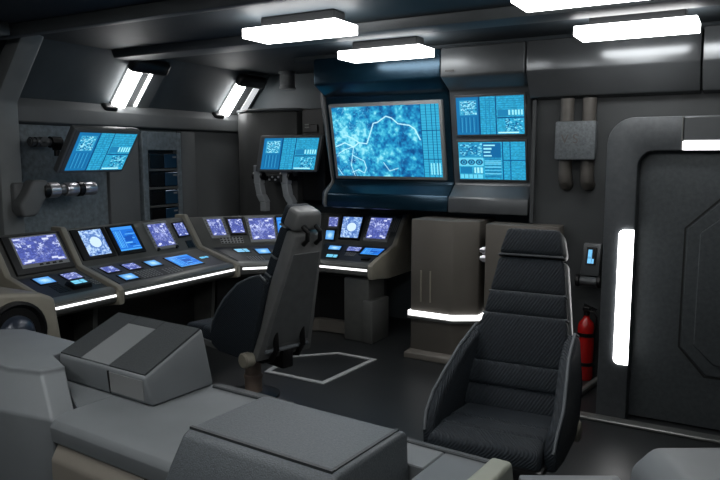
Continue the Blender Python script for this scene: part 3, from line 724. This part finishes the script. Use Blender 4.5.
# ================================================================== wall fittings in the recess
pp = thing('pipe_pair', 'twin vertical pipes held by a square clamp plate on the bare wall', 'pipes', (-1.23, 5.62, 1.6))
for x in (-1.315, -1.145):
    pl_ = [(x, 5.62, 2.25), (x, 5.62, 1.66), (x, 5.625, 1.61), (x, 5.65, 1.58), (x, 5.70, 1.57)]
    obj('pipe', MB().tube(pl_, .052, 18), PIPE, pp, world=True)
cp = obj('clamp_plate', MB().box(-1.385, 5.53, 1.77, -1.075, 5.60, 2.07).bevel(.012, 2), CLAMP, pp, world=True)
def text(s, size, loc, rx, m, parent, name):
    cu = bpy.data.curves.new(name, 'FONT'); cu.body = s; cu.size = size; cu.extrude = .0015; cu.align_x = 'CENTER'
    o = bpy.data.objects.new(name, cu); COL.objects.link(o)
    dg = bpy.context.evaluated_depsgraph_get(); me = bpy.data.meshes.new_from_object(o.evaluated_get(dg))
    bpy.data.objects.remove(o); me.transform(Matrix.Translation(Vector(loc) - parent_root(parent)) @ Matrix.Rotation(rx, 4, 'X'))
    me.materials.clear(); me.materials.append(m)
    t = bpy.data.objects.new(name, me); COL.objects.link(t); t.parent = parent
    return t
def parent_root(o):
    while o.parent is not None: o = o.parent
    return Vector(o.location)
text('V S', .10, (-1.27, 5.529, 1.90), math.pi / 2, PIPE, cp, 'marking')

ic = thing('intercom', 'small wall intercom with a lit blue display above the red extinguisher', 'intercom', (-1.08, 5.68, .86))
PI = patch((-1.165, 5.60, .85), (-1.02, 5.60, .85), (-1.01, 5.63, 1.11), (-1.15, 5.63, 1.11))
mb = MB(); slab(mb, PI, (0, 0, 1, 1), -.07, 0, 0); ib = obj('body', mb.bevel(.01, 2), HOUSING, ic, world=True)
mb = MB(); slab(mb, PI, (.22, .32, .80, .88), -.002, .006, .002); bz = obj('bezel', mb, BLACK, ib, world=True)
screen(bz, PI, (.32, .38, .66, .80), .0075, pic_flat((120, 196, 246)), 'lit blue display')
mb = MB(); slab(mb, PI, (.56, .52, .72, .84), .006, .02, .003); obj('key_lever', mb, DARK, bz, world=True)
obj('roller', MB().cyl((-1.16, 5.58, .81), (-1.03, 5.58, .81), .035), HOUSING, ic, world=True)
for x in (-1.195, -1.03): obj('roller_end', MB().lathe((x, 5.58, .81), (1, 0, 0), [(0, .036), (.008, .05), (.03, .05), (.038, .036)], 20), BLACK, ic, world=True)

fe = thing('fire_extinguisher', 'red fire extinguisher with black straps in the recess beside the door', 'fire extinguisher', (-1.10, 5.60, 0))
obj('cylinder', MB().lathe((0, 0, .0), (0, 0, 1), [(0, .058), (.015, .066), (.43, .066), (.47, .056), (.50, .03), (.515, .022), (.53, .022)], 28), RED, fe)
obj('valve', MB().cyl((0, 0, .525), (0, 0, .57), .024).box(-.03, -.03, .565, .03, .025, .60).bevel(.005, 1), BLACK, fe)
obj('handle', MB().prism([(-.02, -.012, .60), (.075, -.012, .565), (.08, -.012, .58), (-.02, -.012, .62)], (0, .024, 0)), BLACK, fe)
obj('hose', MB().tube([(.02, -.02, .57), (.06, -.03, .57), (.085, -.035, .52), (.08, -.035, .44), (.066, -.03, .36)], .009), BLACK, fe)
for z in (.36, .12): obj('strap', MB().lathe((0, 0, z), (0, 0, 1), [(0, .0665), (0, .070), (.03, .070), (.03, .0665)], 28), BLACK, fe)

fmk = MB()
pts = [(-3.55, 4.92), (-3.22, 5.24), (-2.81, 5.22), (-2.86, 4.42), (-3.46, 4.44)]
cx, cy = sum(p[0] for p in pts) / 5, sum(p[1] for p in pts) / 5
ins = [(x + (cx - x) * .13, y + (cy - y) * .11) for x, y in pts]
a = [fmk.bm.verts.new((x, y, .008)) for x, y in pts]; b = [fmk.bm.verts.new((x, y, .008)) for x, y in ins]
c = [fmk.bm.verts.new((x, y, .0)) for x, y in pts]; d = [fmk.bm.verts.new((x, y, .0)) for x, y in ins]
for i in range(5):
    j = (i + 1) % 5
    for q in ((a[i], a[j], b[j], b[i]), (a[i], c[i], c[j], a[j]), (b[i], b[j], d[j], d[i]), (c[i], d[i], d[j], c[j])): fmk.bm.faces.new(q)
tag(obj('floor_hatch_rim', fmk, MARK, smooth=False), 'pale five-sided hatch outline on the dark floor behind the grey seat', 'floor hatch')

# ================================================================== swivel seats
def seat(label, loc, rz, tw, hq, wt, sl, zt, cat='swivel seat'):
    t = thing('swivel_seat', label, cat, loc, rz, 'crew swivel seats')
    k = tw / .34
    # back plane: (y,z) at height fraction q
    YB, ZB, YT, ZT = -.27, .44, -.56, zt
    bp = lambda q, d: (YB + (YT - YB) * q - d * .94, ZB + (ZT - ZB) * q - d * .34)   # d<0 towards the sitter
    wq = lambda q: (.25 * (1 - q) + .125 * q) if k < 1 else (.305 * (1 - q) + .178 * q)
    # floor gear
    obj('base_plate', MB().lathe((0, 0, 0), (0, 0, 1), [(0, .20), (.012, .20), (.03, .16), (.035, .07)], 36), DARK, t)
    obj('pedestal', MB().lathe((0, 0, .03), (0, 0, 1), [(0, .07), (.02, .066), (.10, .066), (.11, .072), (.13, .072), (.14, .062), (.30, .062), (.32, .10)], 24), mat('pedestal_brown', (122, 108, 98), .5, .1), t)
    obj('mechanism', MB().box(-.14, -.30, .33, .14, .2, .40).box(-.05, -.42, .30, .05, -.22, .46).bevel(.015, 2), BLACK, t)
    for s in (-1, 1):
        if s < 0: obj('tilt_knob', MB().lathe((s * .235, -.32, .40), (s, 0, 0), [(0, .04), (.02, .055), (.08, .055), (.09, .045), (.092, .02)], 22), BEIGE, t)
        obj('rear_link', MB().tube([(s * .12, -.28, .36), (s * .12, -.38, .38), (s * .12, -.44, .46), (s * .12, -.43, .60)], .022), BLACK, t)
    # seat pan and cushion
    obj('seat_pan', MB().hexa([(-.26, -.26, .385), (.26, -.26, .385), (.27, sl, .385), (-.27, sl, .385), (-.27, -.26, .43), (.27, -.26, .43), (.28, sl + .01, .45), (-.28, sl + .01, .45)]).bevel(.015, 2), SHELL if k < 1 else DARK, t)
    for y0, y1, z0, z1 in ((-.22, .04, .50, .525), (.03, sl * .5 + .02, .525, .54), (sl * .5 + .01, sl - .01, .54, .52)):
        obj('seat_cushion', MB().hexa([(-.255, y0, .42), (.255, y0, .42), (.27, y1, .43), (-.27, y1, .43), (-.25, y0, z0), (.25, y0, z0), (.26, y1, z1), (-.26, y1, z1)]).bevel(.03, 3), FABRIC, t)
    # shell of the back
    def bar(mb, q0, q1, d0, d1, f0=1.0, f1=1.0):
        w0, w1 = wq(q0) * f0, wq(q1) * f1
        P = lambda q, d, x: (x, *bp(q, d))
        return mb.hexa([P(q0, d0, -w0), P(q0, d0, w0), P(q0, d1, w0), P(q0, d1, -w0), P(q1, d0, -w1), P(q1, d0, w1), P(q1, d1, w1), P(q1, d1, -w1)])
    sh_ = obj('back_shell', bar(MB(), -.02, 1.0, .01, .12).bevel(.018, 2), SHELL, t)
    obj('shell_lip', bar(MB(), .05, .075, .115, .145, .8, .8).bevel(.006, 1), PIPING, sh_)
    obj('shell_inlay', bar(MB(), .10, .86, .118, .126, .80, .80).bevel(.003, 1), INLAY, sh_)
    # cushions up the back, each one a ribbed pad
    for q0, q1, th in ((.02, .17, .10), (.165, .315, .105), (.31, .62, .085), (.62, .765, .075), (.765, .995, .07)):
        obj('back_cushion', bar(MB(), q0, q1, .01, -th, .98, .98).bevel(.022, 3), FABRIC, t)
    for q in (.62, .765):
        obj('seam_piping', bar(MB(), q - .006, q + .006, .0, -.066, 1.0, 1.0).bevel(.003, 1), PIPING, t)
    # head rest
    def hr(mb, q0, q1, d0, d1, f): return bar(mb, q0, q1, d0, d1, f, f * .93)
    w_ = 1.02
    hrst = obj('headrest', hr(MB(), 1.01, hq, -.05, .09, w_ * 1.02).bevel(.035, 4), SHELL, t)
    obj('headrest_cushion', hr(MB(), 1.015, hq - .005, -.085, -.02, w_ * .97).bevel(.022, 3), FABRIC, hrst)
    obj('headrest_piping', hr(MB(), 1.003, 1.018, -.072, .0, w_).bevel(.003, 1), PIPING, hrst)
    for s in (-1, 1):
        y, z = bp(1.0, .12)
        obj('hinge', MB().tube([(s * .055, y + .01, z - .06), (s * .055, y - .03, z - .03), (s * .055, y - .035, z + .02), (s * .055, y + .01, z + .06)], .017, 12), BLACK, hrst)
    # side wings: tall beside the back, low along the seat
    for s in (-1, 1):
        we = .10 if k > 1 else 0
        zl = lambda k_: .54 + (wt - .54) * k_
        prof = [(-.33, .42), (-.40, .62), (-.47, wt - .03), (-.40, wt), (-.29, wt - .03), (-.16, zl(.80)), (-.04 + we * .3, zl(.55)), (.05 + we * .7, zl(.32)), (.12 + we, zl(.12)), (.16 + we, .50), (.15 + we, .41), (.05, .38), (-.2, .38)]
        xo = lambda y, z: s * ((.275 if k > 1 else .232) + (.05 if k > 1 else .05) * min(1, max(0, (wt - z) / .22)) - .01 * min(1, max(0, (.62 - z) / .12)))
        inn = [(xo(y, z) - s * .06, y, z) for y, z in prof]; out = [(xo(y, z), y, z) for y, z in prof]
        wg = obj('side_wing', MB().loft([inn, out]).bevel(.02, 3), FABRIC, t)
        edge = [(xo(y, z) - s * .012, y, z + .004) for y, z in prof[2:10]]
        obj('wing_piping', MB().tube(edge, .008, 8), PIPING, wg)
    return t
seat('grey shelled swivel seat with its back turned, before the long console', (-3.20, 3.97, 0), math.radians(75), .30, 1.165, .99, .52, 1.315)
seat('dark ribbed fabric swivel seat facing forward beside the door', (-1.0, 3.15, 0), math.radians(182.5), .40, 1.19, .88, .35, 1.235)

# ================================================================== foreground station (frame turned -4.3 degrees)
RF = math.radians(-4.3)
fgt = lambda u, v: (u * math.cos(RF) - v * math.sin(RF), u * math.sin(RF) + v * math.cos(RF))
def fg(name, label, cat, u, v, z, extra=0.0, group=None):
    x, y = fgt(u, v); return thing(name, label, cat, (x, y, z), RF + extra, group)
OU, OV = -1.7, 1.75
bn = fg('foreground_desk', 'long grey desk ledge with a beige front across the bottom foreground', 'desk', OU, OV, 0)
L = lambda u, v, z: (u - OU, v - OV, z)
pf = [(1.44, .72), (1.435, .76), (1.455, .785), (1.50, .80), (2.06, .80), (2.08, .78), (2.08, .70), (1.44, .70)]
obj('desk_top', MB().prism([L(-2.418, v, z) for v, z in pf], (.713, 0, 0)).bevel(.003, 1), FGREY, bn)
obj('desk_top', MB().prism([L(-2.418, 1.56, .70), L(-2.418, 2.08, .70), L(-2.785, 2.08, .70), L(-2.785, 1.715, .70)], (0, 0, .10)).bevel(.004, 1), FGREY, bn)
obj('desk_top', MB().prism([L(-1.01, v, z) for v, z in [(1.44, .70), (1.44, .80), (2.02, .80), (2.04, .78), (2.04, .70)]], (.20, 0, 0)).bevel(.006, 1), FGREY, bn)
fpf = ((1.455, .70), (1.44, .675), (1.42, .64), (1.42, 0), (1.9, 0), (1.9, .70))
obj('desk_top', MB().box(*L(-1.705, 1.86, .70), *L(-1.01, 2.04, .80)).bevel(.004, 1), FGREY, bn)
obj('front_panel', MB().prism([L(-2.40, v, z) for v, z in fpf], (.68, 0, 0)).bevel(.012, 2), FBEIGE, bn)
obj('front_panel', MB().prism([L(-1.0, v, z) for v, z in fpf], (.18, 0, 0)).bevel(.012, 2), FBEIGE, bn)
obj('rear_lip', MB().box(*L(-2.15, 2.03, .79), *L(-1.71, 2.07, .812)).bevel(.004, 1), FDARK, bn)
obj('rear_lip', MB().box(*L(-1.70, 2.005, .79), *L(-.82, 2.03, .808)).bevel(.004, 1), FDARK, bn)
sd = thing('foreground_desk', 'short angled grey desk end between the olive armrest and right corner block', 'desk', (-.60, 2.04, 0), math.radians(29))
obj('desk_top', MB().box(.01, -.5, .74, .325, 0, .80).bevel(.01, 2), FGREY, sd)
obj('support', MB().box(.03, -.45, 0, .30, -.05, .74), FBEIGE, sd)
# speckled box
bx = fg('equipment_box', 'big speckled grey box with rounded ends in the middle of the foreground desk', 'equipment box', OU, OV, 0)
bp_ = [(1.30, 0), (1.30, .60), (1.38, .82), (1.43, .915), (1.46, .93), (1.81, .93), (1.84, .915), (1.84, 0)]
b_ = MB().loft([[L(u, v, z - dz) for v, z in bp_] for u, dz in ((-1.70, .0), (-1.02, .0))])
b_.bm.verts.ensure_lookup_table()
for v in b_.bm.verts:
    if v.co.z > .8: v.co.x += (.045 if v.co.x < (-1.36 - OU) else -.035) * (v.co.z - .6) / .33
obj('body', b_.bevel(.028, 4), FGREYTEX, bx)
obj('lid_edge', MB().box(*L(-1.645, 1.452, .924), *L(-1.075, 1.464, .934)), FDARK, bx)
obj('lid_edge', MB().box(*L(-1.085, 1.464, .924), *L(-1.073, 1.81, .934)), FDARK, bx)
# wedge hood
wh = fg('wedge_hood', 'wedge shaped hood with a pale stripe across its dark sloping top', 'instrument hood', OU, OV, 0)
W = lambda u, v, z: L(u, v, z)
A0, A1 = -2.79, -2.20           # width
front_lo, front_hi, back_hi, back_lo = (1.725, .802), (1.715, .92), (2.05, 1.05), (2.06, .802)
pr_ = [front_lo, front_hi, back_hi, back_lo]
obj('body', MB().loft([[W(A0, v, z) for v, z in pr_], [W(A1 + (.035 if z < .85 else (-.018 if z > 1 else 0)), v, z) for v, z in pr_]]).bevel(.014, 3), FGREY, wh)
nrm = Vector((0, -(back_hi[1] - front_hi[1]), back_hi[0] - front_hi[0])).normalized()
PT = patch(W(A0, *front_hi), W(A1, *front_hi), W(A1 - .018, *back_hi), W(A0, *back_hi))
for s0, s1, m, nm in ((.012, .27, FDARK, 'top_cover'), (.27, .60, FLIGHT, 'pale_stripe'), (.60, .988, FDARK, 'top_cover')):
    mb = MB(); slab(mb, PT, (s0, .03, s1, .97 if m is FDARK else .80), -.004, .006 if m is FDARK else .0065, .002)
    o = obj(nm, mb, m, wh)
mb = MB(); slab(mb, PT, (.27, .80, .60, .97), -.004, .006, .002); obj('top_cover', mb, FDARK, wh)
obj('front_plate', MB().prism([W(A0 + .62 * (A1 - A0), v, z) for v, z in ((1.719, .82), (1.713, .905), (1.722, .905), (1.728, .82))], (.36 * (A1 - A0), 0, 0)), mat('bright_plate', (150, 152, 152), .35, .4, .5), wh)
obj('front_seam', MB().prism([W(A0 + .60 * (A1 - A0), v, z) for v, z in ((1.721, .81), (1.711, .91), (1.722, .91), (1.730, .81))], (.008, 0, 0)), BLACK, wh)
# side blocks
lb = fg('console_block', 'smooth pale grey console block at the bottom left corner', 'console block', OU, OV, 0)
top_ = [(-3.6, 1.49), (-2.79, 1.49), (-2.63, 1.54), (-2.60, 1.63), (-2.80, 1.70), (-2.86, 1.89), (-3.35, 1.89), (-3.6, 1.70)]
low_ = [(-3.6, 1.38), (-2.77, 1.38), (-2.42, 1.45), (-2.425, 1.55), (-2.795, 1.70), (-2.85, 1.90), (-3.36, 1.90), (-3.6, 1.71)]
obj('body', MB().loft([[L(u, v, z) for u, v in r_] for r_, z in ((low_, 0), (low_, .78), (top_, .90), ([(u * .995 - .015, v) for u, v in top_], .92))]).bevel(.035, 4), FGREY, lb)
rr = thing('corner_block', 'rounded grey block at the bottom right corner', 'console block', (.05, 2.10, 0), math.radians(30))
obj('body', MB().loft([[(-.245, -.45, .3), (.5, -.45, .3), (.5, .25, .3), (-.245, .25, .3)], [(-.245, -.45, .84), (.5, -.45, .84), (.5, .25, .84), (-.245, .25, .84)], [(-.18, -.45, .91), (.5, -.45, .91), (.5, .24, .91), (-.18, .24, .91)]]).bevel(.03, 3), FGREY, rr)
obj('foot', MB().box(-.2, -.4, 0, .45, .2, .3), FBEIGE, rr)
am = fg('armrest', 'short olive grey armrest on a post between the two foreground desk pieces', 'armrest', -.745, 1.72, 0)
obj('pad', MB().hexa([(-.05, -.30, .70), (.05, -.30, .70), (.045, .17, .70), (-.045, .17, .70), (-.038, -.30, .90), (.038, -.30, .90), (.034, .145, .90), (-.034, .145, .90)]).bevel(.014, 3), FGREEN, am)
obj('post', MB().box(-.03, -.2, 0, .03, .05, .70), DARK, am)
bpy.context.view_layer.update()
